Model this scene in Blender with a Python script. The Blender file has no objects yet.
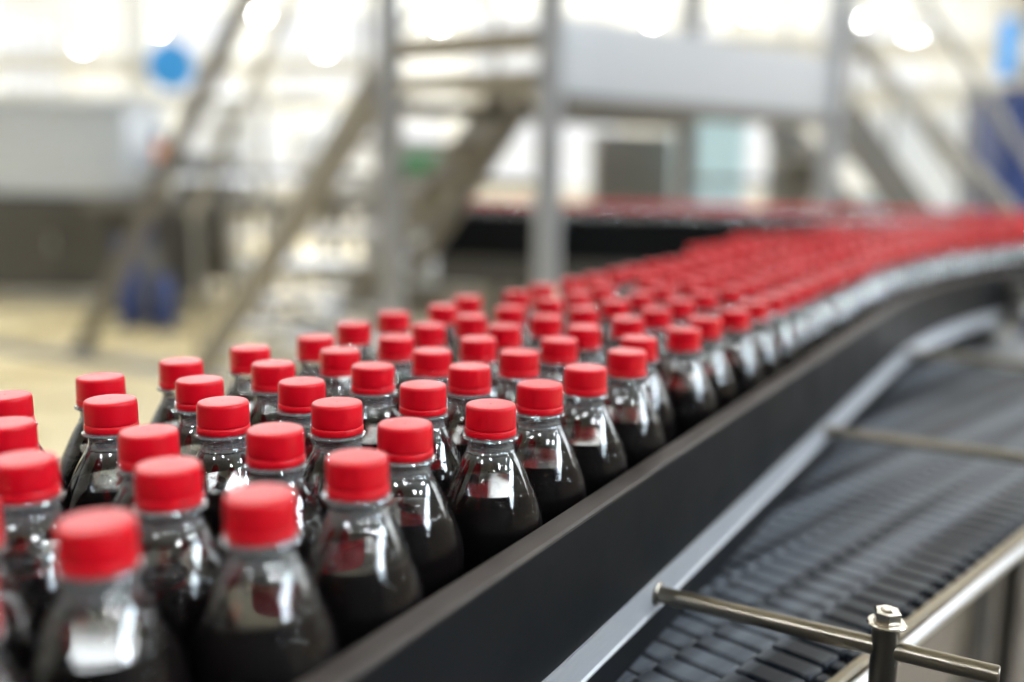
import bpy, bmesh, math, random
from mathutils import Vector, Matrix
random.seed(7)
scene = bpy.context.scene
COL = scene.collection
PI = math.pi

# ------------------------------------------------------------------ camera
CAP_Z = 1.14                      # height of the cap tops above the hall floor
CAM_Z = CAP_Z + 0.1342
FPX = 985.0
PITCH, ROLL = math.radians(10.03), math.radians(0.751)
cam = bpy.data.cameras.new('camera')
cam.sensor_width = 36.0
cam.lens = 36.0 * FPX / 1024.0
cam.clip_start, cam.clip_end = 0.02, 200
cam.dof.use_dof = True
cam.dof.focus_distance = 0.575
cam.dof.aperture_fstop = 1.95
camo = bpy.data.objects.new('camera', cam)
COL.objects.link(camo)
camo.matrix_world = (Matrix.Translation((0, 0, CAM_Z)) @ Matrix.Rotation(PI / 2 - PITCH, 4, 'X')
                     @ Matrix.Rotation(ROLL, 4, 'Z'))
scene.camera = camo

# ------------------------------------------------------------------ render look
vs = scene.view_settings
vs.view_transform = 'Standard'
vs.look = 'None'
vs.exposure = 0.3
vs.gamma = 1.0
vs.use_curve_mapping = False
scene.cycles.max_bounces = 10
scene.cycles.diffuse_bounces = 3
scene.cycles.glossy_bounces = 4
scene.cycles.transmission_bounces = 6
scene.cycles.transparent_max_bounces = 40
scene.cycles.caustics_reflective = False
scene.cycles.caustics_refractive = False
scene.cycles.sample_clamp_indirect = 6.0
scene.cycles.use_denoising = True

# ------------------------------------------------------------------ world: overcast daylight outside the hall
w = bpy.data.worlds.new('daylight')
scene.world = w
w.use_nodes = True
w.node_tree.nodes['Background'].inputs[0].default_value = (0.93, 0.97, 1.0, 1)
w.node_tree.nodes['Background'].inputs[1].default_value = 1.0


def area_light(name, loc, target, size, size_y, power, color):
    li = bpy.data.lights.new(name, 'AREA')
    li.shape = 'RECTANGLE'
    li.size, li.size_y = size, size_y
    li.energy = power
    li.color = color
    o = bpy.data.objects.new(name, li)
    COL.objects.link(o)
    o.location = loc
    d = Vector(target) - Vector(loc)
    o.rotation_euler = d.to_track_quat('-Z', 'Y').to_euler()
    return o


KEY_POWER = 110.0      # unseen ceiling lamp panels, added for highlight dots and fill
SKY_POWER = 9.0       # emission of the larger skylights
CLR_POWER = 7.0        # clerestory panels, added above the view for reflections
HIGH_POWER = 30.0      # glowing band high in the right-hand wall, added for shoulder highlights
SIDE_POWER = 5.0       # glowing panels far along the right-hand wall, added for bottle reflections
WIN_POWER = 0.80        # emission of the lower wall windows
LAMP_POWER = 60.0

# ------------------------------------------------------------------ materials


def mat(name, color, rough=0.5, metal=0.0, spec=0.5, emit=None, emit_s=0.0, noise=None, bump=None):
    m = bpy.data.materials.new(name)
    m.use_nodes = True
    nt = m.node_tree
    b = nt.nodes['Principled BSDF']
    b.inputs['Base Color'].default_value = (*color, 1)
    b.inputs['Roughness'].default_value = rough
    b.inputs['Metallic'].default_value = metal
    b.inputs['Specular IOR Level'].default_value = spec
    if emit:
        b.inputs['Emission Color'].default_value = (*emit, 1)
        b.inputs['Emission Strength'].default_value = emit_s
    tc = nt.nodes.new('ShaderNodeTexCoord')
    if noise:
        scale, amount, color2, r2, stretch = noise[:5]
        mp = nt.nodes.new('ShaderNodeMapping')
        mp.vector_type = 'TEXTURE' if len(noise) > 5 else 'POINT'
        if len(noise) > 5:                       # stretched along a direction of its own
            mp.inputs['Rotation'].default_value = (0, 0, math.radians(noise[5]))
            mp.inputs['Scale'].default_value = tuple(1 / v for v in stretch)
        else:
            mp.inputs['Scale'].default_value = stretch
        nt.links.new(tc.outputs['Object'], mp.inputs['Vector'])
        nz = nt.nodes.new('ShaderNodeTexNoise')
        nz.inputs['Scale'].default_value = scale
        nz.inputs['Detail'].default_value = 5
        nt.links.new(mp.outputs[0], nz.inputs['Vector'])
        rp = nt.nodes.new('ShaderNodeValToRGB')
        rp.color_ramp.elements[0].position = 0.5 - amount
        rp.color_ramp.elements[1].position = 0.5 + amount
        rp.color_ramp.elements[0].color = (*color, 1)
        rp.color_ramp.elements[1].color = (*color2, 1)
        nt.links.new(nz.outputs['Fac'], rp.inputs['Fac'])
        nt.links.new(rp.outputs[0], b.inputs['Base Color'])
        mr = nt.nodes.new('ShaderNodeMapRange')
        mr.inputs['From Min'].default_value = 0.3
        mr.inputs['From Max'].default_value = 0.7
        mr.inputs['To Min'].default_value = rough
        mr.inputs['To Max'].default_value = r2
        nt.links.new(nz.outputs['Fac'], mr.inputs['Value'])
        nt.links.new(mr.outputs[0], b.inputs['Roughness'])
    if bump:
        scale, strength, dist, stretch = bump
        mp = nt.nodes.new('ShaderNodeMapping')
        mp.inputs['Scale'].default_value = stretch
        nt.links.new(tc.outputs['Object'], mp.inputs['Vector'])
        nz = nt.nodes.new('ShaderNodeTexNoise')
        nz.inputs['Scale'].default_value = scale
        nz.inputs['Detail'].default_value = 4
        nt.links.new(mp.outputs[0], nz.inputs['Vector'])
        bp = nt.nodes.new('ShaderNodeBump')
        bp.inputs['Strength'].default_value = strength
        bp.inputs['Distance'].default_value = dist
        nt.links.new(nz.outputs['Fac'], bp.inputs['Height'])
        nt.links.new(bp.outputs[0], b.inputs['Normal'])
    return m


def clear_plastic():
    m = bpy.data.materials.new('clear_bottle_plastic')
    m.use_nodes = True
    nt = m.node_tree
    nt.nodes.clear()
    out = nt.nodes.new('ShaderNodeOutputMaterial')
    mix = nt.nodes.new('ShaderNodeMixShader')
    tr = nt.nodes.new('ShaderNodeBsdfTransparent')
    gl = nt.nodes.new('ShaderNodeBsdfGlossy')
    gl.inputs['Roughness'].default_value = 0.025
    gl.inputs['Color'].default_value = (1, 1, 1, 1)
    fr = nt.nodes.new('ShaderNodeFresnel')
    lw = nt.nodes.new('ShaderNodeLayerWeight')
    lw.inputs['Blend'].default_value = 0.5
    rp = nt.nodes.new('ShaderNodeValToRGB')          # longer path through the wall near the outline
    e = rp.color_ramp.elements
    e[0].position, e[0].color = 0.0, (0.95, 0.955, 0.955, 1)
    e[1].position, e[1].color = 1.0, (0.66, 0.67, 0.68, 1)
    k = e.new(0.7)
    k.color = (0.90, 0.905, 0.91, 1)
    tc = nt.nodes.new('ShaderNodeTexCoord')
    vo = nt.nodes.new('ShaderNodeTexVoronoi')
    vo.inputs['Scale'].default_value = 260
    mr = nt.nodes.new('ShaderNodeMapRange')
    mr.inputs['From Min'].default_value = 0.0
    mr.inputs['From Max'].default_value = 0.28
    mr.inputs['To Min'].default_value = 1.0
    mr.inputs['To Max'].default_value = 0.0
    nz = nt.nodes.new('ShaderNodeTexNoise')
    nz.inputs['Scale'].default_value = 45
    ad = nt.nodes.new('ShaderNodeMath')
    ad.operation = 'ADD'
    bp = nt.nodes.new('ShaderNodeBump')
    bp.inputs['Strength'].default_value = 0.35
    bp.inputs['Distance'].default_value = 0.0006
    L = nt.links.new
    L(tc.outputs['Object'], vo.inputs['Vector'])
    L(tc.outputs['Object'], nz.inputs['Vector'])
    L(vo.outputs['Distance'], mr.inputs['Value'])
    L(mr.outputs[0], ad.inputs[0])
    L(nz.outputs['Fac'], ad.inputs[1])
    L(ad.outputs[0], bp.inputs['Height'])
    L(bp.outputs[0], gl.inputs['Normal'])
    L(bp.outputs[0], fr.inputs['Normal'])
    L(lw.outputs['Facing'], rp.inputs['Fac'])
    L(rp.outputs[0], tr.inputs['Color'])
    L(fr.outputs[0], mix.inputs['Fac'])
    L(tr.outputs[0], mix.inputs[1])
    L(gl.outputs[0], mix.inputs[2])
    df = nt.nodes.new('ShaderNodeBsdfDiffuse')       # faint white haze standing in for light refracted by the wall
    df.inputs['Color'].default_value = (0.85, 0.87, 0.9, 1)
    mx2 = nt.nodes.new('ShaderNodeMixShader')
    sx = nt.nodes.new('ShaderNodeSeparateXYZ')       # thick neck: white mixed in for its refracted brightness
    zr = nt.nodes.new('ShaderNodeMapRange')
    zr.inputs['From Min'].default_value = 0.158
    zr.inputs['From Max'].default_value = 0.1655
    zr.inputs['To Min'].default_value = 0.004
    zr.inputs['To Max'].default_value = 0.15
    L(tc.outputs['Object'], sx.inputs[0])
    ir = nt.nodes.new('ShaderNodeMapRange')          # air behind the wall: two reflecting faces; cola behind it: one
    ir.inputs['From Min'].default_value = 0.1395
    ir.inputs['From Max'].default_value = 0.1415
    ir.inputs['To Min'].default_value = 1.42
    ir.inputs['To Max'].default_value = 1.72
    L(sx.outputs['Z'], ir.inputs['Value'])
    L(ir.outputs[0], fr.inputs['IOR'])
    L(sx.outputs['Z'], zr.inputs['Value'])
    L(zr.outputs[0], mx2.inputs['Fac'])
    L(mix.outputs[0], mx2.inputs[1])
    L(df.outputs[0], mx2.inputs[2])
    L(mx2.outputs[0], out.inputs['Surface'])
    return m


M = dict(
    cap=mat('red_cap_plastic', (0.60, 0.0015, 0.012), 0.36, spec=0.31, bump=(900, 0.12, 0.0003, (1, 1, 1))),
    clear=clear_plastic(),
    cola=mat('dark_cola', (0.0035, 0.0012, 0.001), 0.5, spec=0.0),
    surface=mat('cola_surface', (0.006, 0.0025, 0.002), 0.03, spec=0.5),
    black=mat('black_guide_plastic', (0.0045, 0.0055, 0.007), 0.44, spec=0.10,
              noise=(14, 0.25, (0.008, 0.009, 0.011), 0.55, (1, 1, 1)), bump=(300, 0.08, 0.0005, (1, 1, 1))),
    railtop=mat('worn_guide_top', (0.020, 0.016, 0.015), 0.42, metal=0.0, spec=0.22,
                noise=(9, 0.18, (0.070, 0.060, 0.056), 0.52, (1, 1, 1))),
    steel=mat('brushed_stainless', (0.46, 0.48, 0.53), 0.42, metal=0.55,
              noise=(60, 0.3, (0.54, 0.56, 0.60), 0.50, (1, 1, 8)), bump=(220, 0.05, 0.0003, (1, 1, 12))),
    rod=mat('bronzed_stainless_rod', (0.27, 0.245, 0.205), 0.30, metal=1.0),
    post=mat('dark_post_steel', (0.15, 0.14, 0.125), 0.32, metal=1.0),
    bolt=mat('polished_bolt_steel', (0.52, 0.48, 0.42), 0.2, metal=1.0),
    tube=mat('bright_stainless_tube', (0.66, 0.68, 0.72), 0.28, metal=1.0),
    bronze=mat('tan_wear_strip', (0.22, 0.17, 0.10), 0.45),
    slat=mat('grey_chain_slats', (0.006, 0.009, 0.015), 0.42, spec=0.18,
             noise=(26, 0.09, (0.13, 0.145, 0.17), 0.46, (0.03, 1, 1), 46.3)),
    slatgap=mat('chain_bed_black', (0.006, 0.006, 0.007), 0.6),
    belt=mat('dark_belt', (0.02, 0.02, 0.022), 0.5),
    floor=mat('epoxy_floor', (0.66, 0.52, 0.26), 0.22, spec=0.5, noise=(1.3, 0.3, (0.74, 0.64, 0.40), 0.36, (1, 1, 1))),
    tray=mat('brown_grey_sheet', (0.17, 0.135, 0.105), 0.5, noise=(3, 0.3, (0.22, 0.18, 0.14), 0.6, (1, 1, 1))),  # tone of the added sheet that darkens the floor
    beigewall=mat('side_wall_paint', (0.25, 0.23, 0.205), 0.7),
    darkwall=mat('dark_wall_cladding', (0.045, 0.047, 0.052), 0.7),
    wall=mat('white_wall_paint', (0.66, 0.655, 0.63), 0.7),
    ceil=mat('ceiling_sheet', (0.74, 0.73, 0.68), 0.7),
    truss=mat('truss_paint', (0.52, 0.50, 0.45), 0.5),
    window=mat('daylit_glazing', (0.05, 0.05, 0.05), 0.3, emit=(0.96, 0.98, 1.0), emit_s=WIN_POWER),
    clerestory_glow=mat('added_clerestory_panel', (0.8, 0.8, 0.8), 0.3, emit=(0.96, 0.98, 1.0), emit_s=CLR_POWER),  # glow added above the view, reflected by caps and cola
    side_glow=mat('added_side_panel', (0.8, 0.8, 0.8), 0.3, emit=(0.90, 0.95, 1.0), emit_s=SIDE_POWER),  # glow added out of view for far bottle reflections
    high_glow=mat('added_high_panel', (0.8, 0.8, 0.8), 0.3, emit=(0.74, 0.87, 1.0), emit_s=HIGH_POWER),  # glow added out of view for shoulder highlights
    sky=mat('skylight_glazing', (0.8, 0.8, 0.8), 0.3, emit=(0.90, 0.95, 1.0), emit_s=SKY_POWER),
    key=mat('added_lamp_panel', (0.8, 0.8, 0.8), 0.3, emit=(0.90, 0.95, 1.0), emit_s=KEY_POWER),  # glow of the added ceiling lamp panels
    lamp=mat('lamp_lens', (0.9, 0.9, 0.9), 0.3, emit=(1, 0.98, 0.94), emit_s=LAMP_POWER),
    frame=mat('platform_steel', (0.40, 0.39, 0.37), 0.40, metal=0.6),
    framelight=mat('platform_sheet', (0.44, 0.445, 0.46), 0.42, metal=0.45),
    beige=mat('beige_beam_paint', (0.36, 0.33, 0.28), 0.5),
    brace=mat('dark_brace_paint', (0.15, 0.135, 0.115), 0.5),
    stair=mat('stair_paint', (0.24, 0.22, 0.19), 0.45),
    grey=mat('machine_grey', (0.18, 0.172, 0.165), 0.4, metal=0.2),
    dark=mat('machine_dark', (0.07, 0.067, 0.064), 0.45),
    bluegrey=mat('machine_blue_grey', (0.58, 0.62, 0.68), 0.4, metal=0.2),
    white=mat('white_tank_paint', (0.85, 0.85, 0.85), 0.35),
    blue=mat('bright_blue_paint', (0.06, 0.38, 0.92), 0.4),
    navy=mat('navy_paint', (0.012, 0.035, 0.16), 0.4),
    orange=mat('orange_paint', (0.75, 0.22, 0.05), 0.4),
    cyan=mat('pale_cyan_wrap', (0.60, 0.80, 0.88), 0.35),
    green=mat('green_paint', (0.08, 0.28, 0.12), 0.5),
    rubber=mat('black_rubber', (0.02, 0.02, 0.02), 0.7),
)

# ------------------------------------------------------------------ mesh helpers


class MB:
    """Collects shapes for ONE mesh object."""

    def __init__(self):
        self.bm = bmesh.new()

    def quad_ring(self, rings, closed=True, capped=True, mi=0):
        bm = self.bm
        vr = [[bm.verts.new(p) for p in r] for r in rings]
        n = len(vr[0])
        for a, b in zip(vr[:-1], vr[1:]):
            for i in range(n if closed else n - 1):
                j = (i + 1) % n
                f = bm.faces.new((a[i], a[j], b[j], b[i]))
                f.material_index = mi
        if capped and closed:
            bm.faces.new(list(reversed(vr[0]))).material_index = mi
            bm.faces.new(vr[-1]).material_index = mi
        return self

    def box(self, c, size, ax=None, bevel=0.0):
        """c centre, size (x,y,z), ax optional (ux,uy,uz) axes"""
        ux, uy, uz = ax or (Vector((1, 0, 0)), Vector((0, 1, 0)), Vector((0, 0, 1)))
        c = Vector(c)
        hx, hy, hz = (s / 2 for s in size)
        b = min(bevel, hx * .45, hy * .45) if bevel else 0
        if b:
            def ring(z, i):
                pts = []
                for sx, sy in ((1, 1), (-1, 1), (-1, -1), (1, -1)):
                    a = (hx - i) * sx, (hy - i - b) * sy
                    d = (hx - i - b) * sx, (hy - i) * sy
                    pts += [a, d] if sx * sy > 0 else [d, a]
                return [c + ux * x + uy * y + uz * z for x, y in pts]
            self.quad_ring([ring(-hz, b), ring(-hz + b, 0), ring(hz - b, 0), ring(hz, b)])
        else:
            def ring(z):
                return [c + ux * x + uy * y + uz * z for x, y in ((hx, hy), (-hx, hy), (-hx, -hy), (hx, -hy))]
            self.quad_ring([ring(-hz), ring(hz)])
        return self

    def bar(self, a, b, wx, wz, bevel=0.0, up=(0, 0, 1)):
        """rectangular bar from a to b: wx sideways, wz along up"""
        a, b = Vector(a), Vector(b)
        d = (b - a)
        L = d.length
        d.normalize()
        u = Vector(up)
        if abs(d.dot(u)) > 0.98:
            u = Vector((0, 1, 0))
        s = d.cross(u).normalized()
        u = s.cross(d).normalized()
        return self.box((a + b) / 2, (wx, wz, L), (s, u, d), bevel)

    def tube(self, a, b, r, seg=20, r2=None, chamfer=0.0):
        a, b = Vector(a), Vector(b)
        d = (b - a).normalized()
        s = d.cross(Vector((0, 0, 1)) if abs(d.z) < .9 else Vector((0, 1, 0))).normalized()
        u = s.cross(d)
        r2 = r if r2 is None else r2
        def ring(p, rr):
            return [p + (s * math.cos(t) + u * math.sin(t)) * rr for t in [2 * PI * i / seg for i in range(seg)]]
        if chamfer:
            self.quad_ring([ring(a, r - chamfer), ring(a + d * chamfer, r), ring(b - d * chamfer, r2), ring(b, r2 - chamfer)])
        else:
            self.quad_ring([ring(a, r), ring(b, r2)])
        return self

    def path_tube(self, pts, r, seg=14):
        pts = [Vector(p) for p in pts]
        rings = []
        for i, p in enumerate(pts):
            d = (pts[min(i + 1, len(pts) - 1)] - pts[max(i - 1, 0)]).normalized()
            s = d.cross(Vector((0, 0, 1)) if abs(d.z) < .95 else Vector((0, 1, 0))).normalized()
            u = s.cross(d)
            rings.append([p + (s * math.cos(t) + u * math.sin(t)) * r for t in [2 * PI * k / seg for k in range(seg)]])
        return self.quad_ring(rings)

    def lathe(self, prof, seg=36, c=(0, 0, 0), capped=False, mi=0):
        c = Vector(c)
        rings = [[c + Vector((r * math.cos(2 * PI * i / seg), r * math.sin(2 * PI * i / seg), z)) for i in range(seg)]
                 for r, z in prof]
        return self.quad_ring(rings, capped=capped, mi=mi)

    def build(self, name, m, parent=None, smooth=None, loc=None):
        bm = self.bm
        bmesh.ops.recalc_face_normals(bm, faces=bm.faces)
        me = bpy.data.meshes.new(name)
        bm.to_mesh(me)
        bm.free()
        for x in (m if isinstance(m, (list, tuple)) else [m]):
            me.materials.append(x)
        if smooth is not None:
            me.polygons.foreach_set('use_smooth', [True] * len(me.polygons))
            me.set_sharp_from_angle(angle=math.radians(smooth))
        o = bpy.data.objects.new(name, me)
        COL.objects.link(o)
        if parent:
            o.parent = parent
        if loc:
            o.location = loc
        return o


def thing(name, label, cat, loc=(0, 0, 0), group=None):
    o = bpy.data.objects.new(name, None)
    COL.objects.link(o)
    o.empty_display_size = 0.05
    o.location = loc
    o['label'] = label
    o['category'] = cat
    if group:
        o['group'] = group
    return o


def part(mb, name, m, root, smooth=None):
    """mesh given in world coordinates, parented under root (an unrotated Empty or a part of one)"""
    o = mb.build(name, m, None, smooth)
    top = root
    while top.parent:
        top = top.parent
    o.data.transform(Matrix.Translation(-top.location))
    o.parent = root
    return o


def tag(o, label, cat, group=None, kind=None):
    o['label'] = label
    o['category'] = cat
    if group:
        o['group'] = group
    if kind:
        o['kind'] = kind
    return o


def struct(name, mb, m, smooth=None):
    o = mb.build(name, m, None, smooth)
    o['kind'] = 'structure'
    return o


_cp, _sp = math.cos(PITCH), math.sin(PITCH)
_cr, _sr = math.cos(ROLL), math.sin(ROLL)


def at(px, py, Y):
    """point of the hall that lies at depth Y in the direction measured at photo pixel (px, py)"""
    u0, v0 = (px - 512) / FPX, -(py - 341) / FPX
    u, v = _cr * u0 - _sr * v0, _sr * u0 + _cr * v0
    dx, dy, dz = u, _cp + v * _sp, -_sp + v * _cp
    return Vector((dx / dy * Y, Y, CAM_Z + dz / dy * Y))


def to_px(p):
    x, y, z = p[0], p[1], p[2] - CAM_Z
    f, v = y * _cp - z * _sp, y * _sp + z * _cp
    u, v = x / f, v / f
    u, v = _cr * u + _sr * v, -_sr * u + _cr * v
    return 512 + FPX * u, 341 - FPX * v, f


# ------------------------------------------------------------------ the line the bottles travel along
T2 = Vector((0.5, math.sqrt(3) / 2))
N2 = Vector((T2.y, -T2.x))
ORIGIN = Vector((-0.0105, 0.5537))
S_BEND, R_BEND = 1.10, 2.6


def line_pt(s, n):
    if s <= S_BEND:
        return ORIGIN + T2 * s + N2 * n
    th = (s - S_BEND) / R_BEND
    t = T2 * math.cos(th) + N2 * math.sin(th)
    nn = N2 * math.cos(th) - T2 * math.sin(th)
    return ORIGIN + T2 * (S_BEND + R_BEND * math.sin(th)) + N2 * (R_BEND * (1 - math.cos(th))) + nn * n


def lp(s, n, z):
    p = line_pt(s, n)
    return Vector((p.x, p.y, z))


def left_edge(s):
    """offset of the far side of the bottle carpet: it widens towards the bend"""
    k = min(max((s - 0.72) / 1.3, 0), 1)
    return -0.262 - 0.185 * k * k * (3 - 2 * k)


def sweep(mb, prof, s0, s1, step=0.06, shift=None):
    n = max(2, int((s1 - s0) / step))
    rings = []
    for i in range(n + 1):
        s = s0 + (s1 - s0) * i / n
        d = shift(s) if shift else 0
        rings.append([lp(s, a + d, z) for a, z in prof])
    return mb.quad_ring(rings)


# ------------------------------------------------------------------ setting: the hall
HX0, HX1, HY0, HY1, HZ = -13.0, 9.4, -7.0, 19.0, 6.4
struct('floor', MB().box(((HX0 + HX1) / 2, (HY0 + HY1) / 2, -0.1), (HX1 - HX0, HY1 - HY0, 0.2)), M['floor'])
struct('ceiling', MB().box(((HX0 + HX1) / 2, (HY0 + HY1) / 2, HZ + 0.1), (HX1 - HX0, HY1 - HY0, 0.2)), M['ceil'])
struct('wall_back', MB().box(((HX0 + HX1) / 2, HY1 + 0.1, HZ / 2), (HX1 - HX0 + .4, 0.2, HZ)), M['wall'])
struct('wall_front', MB().box(((HX0 + HX1) / 2, HY0 - 0.1, HZ / 2), (HX1 - HX0 + .4, 0.2, HZ)), M['darkwall'])
struct('wall_left', MB().box((HX0 - 0.1, (HY0 + HY1) / 2, HZ / 2), (0.2, HY1 - HY0, HZ)), M['wall'])
struct('wall_right', MB().box((HX1 + 0.1, (HY0 + HY1) / 2, HZ / 2), (0.2, HY1 - HY0, HZ)), M['beigewall'])


def window(n, c, wid, hei, axis, m='window'):
    """a daylit window: glazing pane with frame bars, axis 'y' lies on the back/front wall, 'x' on a side wall"""
    c = Vector(c)
    a = Vector((1, 0, 0)) if axis == 'y' else Vector((0, 1, 0))
    nrm = Vector((0, 1, 0)) if axis == 'y' else Vector((1, 0, 0))
    up = Vector((0, 0, 1))
    o = struct('window_%d' % n, MB().box(c, (wid, 0.04, hei), (a, nrm, up)), M[m])
    f = MB()
    for k in (-1, 1):
        f.box(c + a * (k * wid / 2), (0.08, 0.10, hei + .08), (a, nrm, up))
        f.box(c + up * (k * hei / 2), (wid, 0.10, 0.08), (a, nrm, up))
    nb = max(1, int(wid / 1.4))
    for k in range(1, nb):
        f.box(c + a * (-wid / 2 + wid * k / nb), (0.05, 0.09, hei), (a, nrm, up))
    f.box(c, (wid, 0.09, 0.05), (a, nrm, up))
    f.build('window_frame', M['truss'], o)
    return o


wn = 0
for x in (-10.4, -6.2, -2.0, 2.2, 6.4):                      # clerestory panels under the roof, added above the view for reflections
    wn += 1
    window(wn, (x, HY1 - 0.03, 5.45), 3.8, 1.6, 'y', 'clerestory_glow')
for x, wd in ((-9.6, 2.4), (-6.1, 1.6), (-3.4, 2.2), (0.4, 2.6), (3.6, 1.4), (6.6, 2.2)):
    wn += 1
    window(wn, (x, HY1 - 0.03, 3.3), wd, 1.5, 'y')
for x, wd in ((-5.2, 2.0), (-2.2, 1.8), (0.7, 2.6), (4.2, 1.6), (7.0, 1.6)):
    wn += 1
    window(wn, (x, HY1 - 0.03, 1.5), wd, 1.3, 'y')
for y in (3.0, 8.0, 13.5):
    wn += 1
    window(wn, (HX0 + 0.03, y, 3.9), 3.8, 3.4, 'x')
for y in (7.6, 11.6, 15.8):  # glowing panels out of view, added for far bottle reflections
    wn += 1
    window(wn, (HX1 - 0.03, y, 3.5), 3.4, 2.6, 'x', 'side_glow')

for y in (-4.6, -1.5, 1.6):                                  # unseen glowing window band, added for highlights on the bottle shoulders
    wn += 1
    window(wn, (HX1 - 0.03, y, 5.55), 2.9, 1.15, 'x', 'high_glow')

# unseen skylights sized for reflections, and lamp panels added as small bright squares
KEY_N = wn + 6          # the first six are added lamp panels, small and very bright
for (x, y, sx, sy) in ((7.4, -2.6, .8, .8), (7.4, 0.2, .8, .8), (4.2, -4.2, .8, .8), (-3.6, -3.6, .8, .8), (0.2, -3.4, .7, .7), (8.4, 3.4, .7, .7), (5.2, 7.0, 1.2, 4.0), (-5.0, 0.5, 1.4, 4.0), (0.6, 8.0, 1.0, 4.0), (-4.8, 8.6, 2.4, 4.8),
                       (-2.3, 15.2, 9.0, 3.8), (-9.2, 14.0, 1.6, 5.0), (6.0, 14.6, 1.8, 5.0)):
    wn += 1
    o = struct('window_%d' % wn, MB().box((x, y, HZ - 0.02), (sx, sy, 0.04)), M['key'] if wn <= KEY_N else M['sky'])
    f = MB()
    for k in (-1, 1):
        f.box((x + k * sx / 2, y, HZ - .06), (0.10, sy + .1, 0.12))
        f.box((x, y + k * sy / 2, HZ - .06), (sx, 0.10, 0.12))
    nb = max(2, int(sy / 1.1))
    for k in range(1, nb):
        f.box((x, y - sy / 2 + sy * k / nb, HZ - .05), (sx, 0.05, 0.08))
    f.build('skylight_frame', M['truss'], o)

# roof trusses
tn = 0
for y in (2.5, 6.5, 10.5, 14.5):
    t = MB()
    z0, z1 = HZ - 1.0, HZ - 0.15
    t.bar((HX0, y, z0), (HX1, y, z0), 0.12, 0.14)
    t.bar((HX0, y, z1), (HX1, y, z1), 0.12, 0.14)
    n = 16
    for k in range(n):
        xa, xb = HX0 + (HX1 - HX0) * k / n, HX0 + (HX1 - HX0) * (k + 1) / n
        t.bar((xa, y, z0 if k % 2 else z1), (xb, y, z1 if k % 2 else z0), 0.08, 0.08)
    tn += 1
    struct('trim_%d' % tn, t, M['truss'])
for (x, y) in ((-6.6, 12.5), (-4.6, 12.5), (-8.2, 9.5), (3.2, 15.0), (7.5, 12.5)):
    tn += 1
    struct('trim_%d' % tn, MB().box((x, y, HZ / 2), (0.34, 0.34, HZ), bevel=0.03), M['wall'])

# ------------------------------------------------------------------ bottle conveyor
RAIL_TOP = CAM_Z - 0.2013
STRIP_TOP, STRIP_BOT = CAM_Z - 0.2815, CAM_Z - 0.3070
CHAIN_Z = CAM_Z - 0.3350
BELT_Z = CAP_Z - 0.190
S0, S1 = -0.62, 3.7
conv = thing('bottle_conveyor', 'black-railed bottle conveyor carrying the packed red-capped cola bottles round a gentle bend',
             'conveyor', lp(0, -0.15, 0))


def rail_prof(n0, n1, z0, z1, b=0.0022):
    return [(n0, z0), (n1, z0), (n1, z1 - b), (n1 - b, z1), (n0 + b, z1), (n0, z1 - b)]


# near guide rail: a black board with a worn, rubbed cap strip on its top edge
nr = part(sweep(MB(), [(0.0335, STRIP_TOP - .004), (0.0495, STRIP_TOP - .004), (0.0495, RAIL_TOP - .003), (0.0335, RAIL_TOP - .003)],
                S0, S1), 'guide_rail', M['black'], conv, 30)
part(sweep(MB(), rail_prof(0.0335, 0.0495, RAIL_TOP - .003, RAIL_TOP, .0012), S0, S1), 'rail_cap', M['railtop'], nr, 30)
fr = part(sweep(MB(), [(-0.016, STRIP_TOP), (0.0, STRIP_TOP), (0.0, RAIL_TOP - .003), (-0.016, RAIL_TOP - .003)], S0, S1,
                shift=lambda s: left_edge(s) - .0335), 'guide_rail', M['black'], conv, 30)
part(sweep(MB(), rail_prof(-0.016, 0.0, RAIL_TOP - .003, RAIL_TOP, .0012), S0, S1, shift=lambda s: left_edge(s) - .0335),
     'rail_cap', M['railtop'], fr, 30)
part(sweep(MB(), [(0.036, STRIP_BOT), (0.0505, STRIP_BOT), (0.0525, STRIP_BOT + .0015), (0.0525, STRIP_BOT + .003),
                  (0.0510, STRIP_BOT + .004), (0.0510, STRIP_TOP), (0.036, STRIP_TOP)], S0, S1),
     'side_plate', M['steel'], conv, 30)
part(sweep(MB(), [(0.036, CHAIN_Z + .003), (0.0485, CHAIN_Z + .003), (0.0485, STRIP_BOT), (0.036, STRIP_BOT)], S0, S1),
     'skirt_board', M['black'], conv, 30)


def belt_mesh():
    rings = []
    n = 70
    for i in range(n + 1):
        s = S0 + (S1 - S0) * i / n
        a, b = left_edge(s) - .036, 0.034
        rings.append([lp(s, a, BELT_Z - .012), lp(s, b, BELT_Z - .012), lp(s, b, BELT_Z), lp(s, a, BELT_Z)])
    return MB().quad_ring(rings)


part(belt_mesh(), 'belt', M['belt'], conv)
part(sweep(MB(), [(-0.010, CHAIN_Z - .06), (0.0, CHAIN_Z - .06), (0.0, STRIP_TOP), (-0.010, STRIP_TOP)], S0, S1,
           shift=lambda s: left_edge(s) - .039), 'side_plate', M['steel'], conv, 30)
for s in (-0.5, 0.5, 1.6, 2.7, 3.6):
    for nn in (left_edge(s) - .07,):
        p = lp(s, nn, 0)
        part(MB().box((p.x, p.y, (STRIP_TOP) / 2 + .01), (0.05, 0.05, STRIP_TOP - .02), bevel=.006)
             .tube((p.x, p.y, 0), (p.x, p.y, 0.03), 0.045), 'leg', M['frame'], conv, 30)
for s in (1.75, 2.8, 3.6):
    p = lp(s, .08, 0)
    part(MB().box((p.x, p.y, STRIP_BOT / 2 + .01), (0.05, 0.05, STRIP_BOT - .02), bevel=.006)
         .tube((p.x, p.y, 0), (p.x, p.y, 0.03), 0.045), 'leg', M['frame'], conv, 30)

# ------------------------------------------------------------------ cola bottles
BOTTLE_H = 0.190


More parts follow.
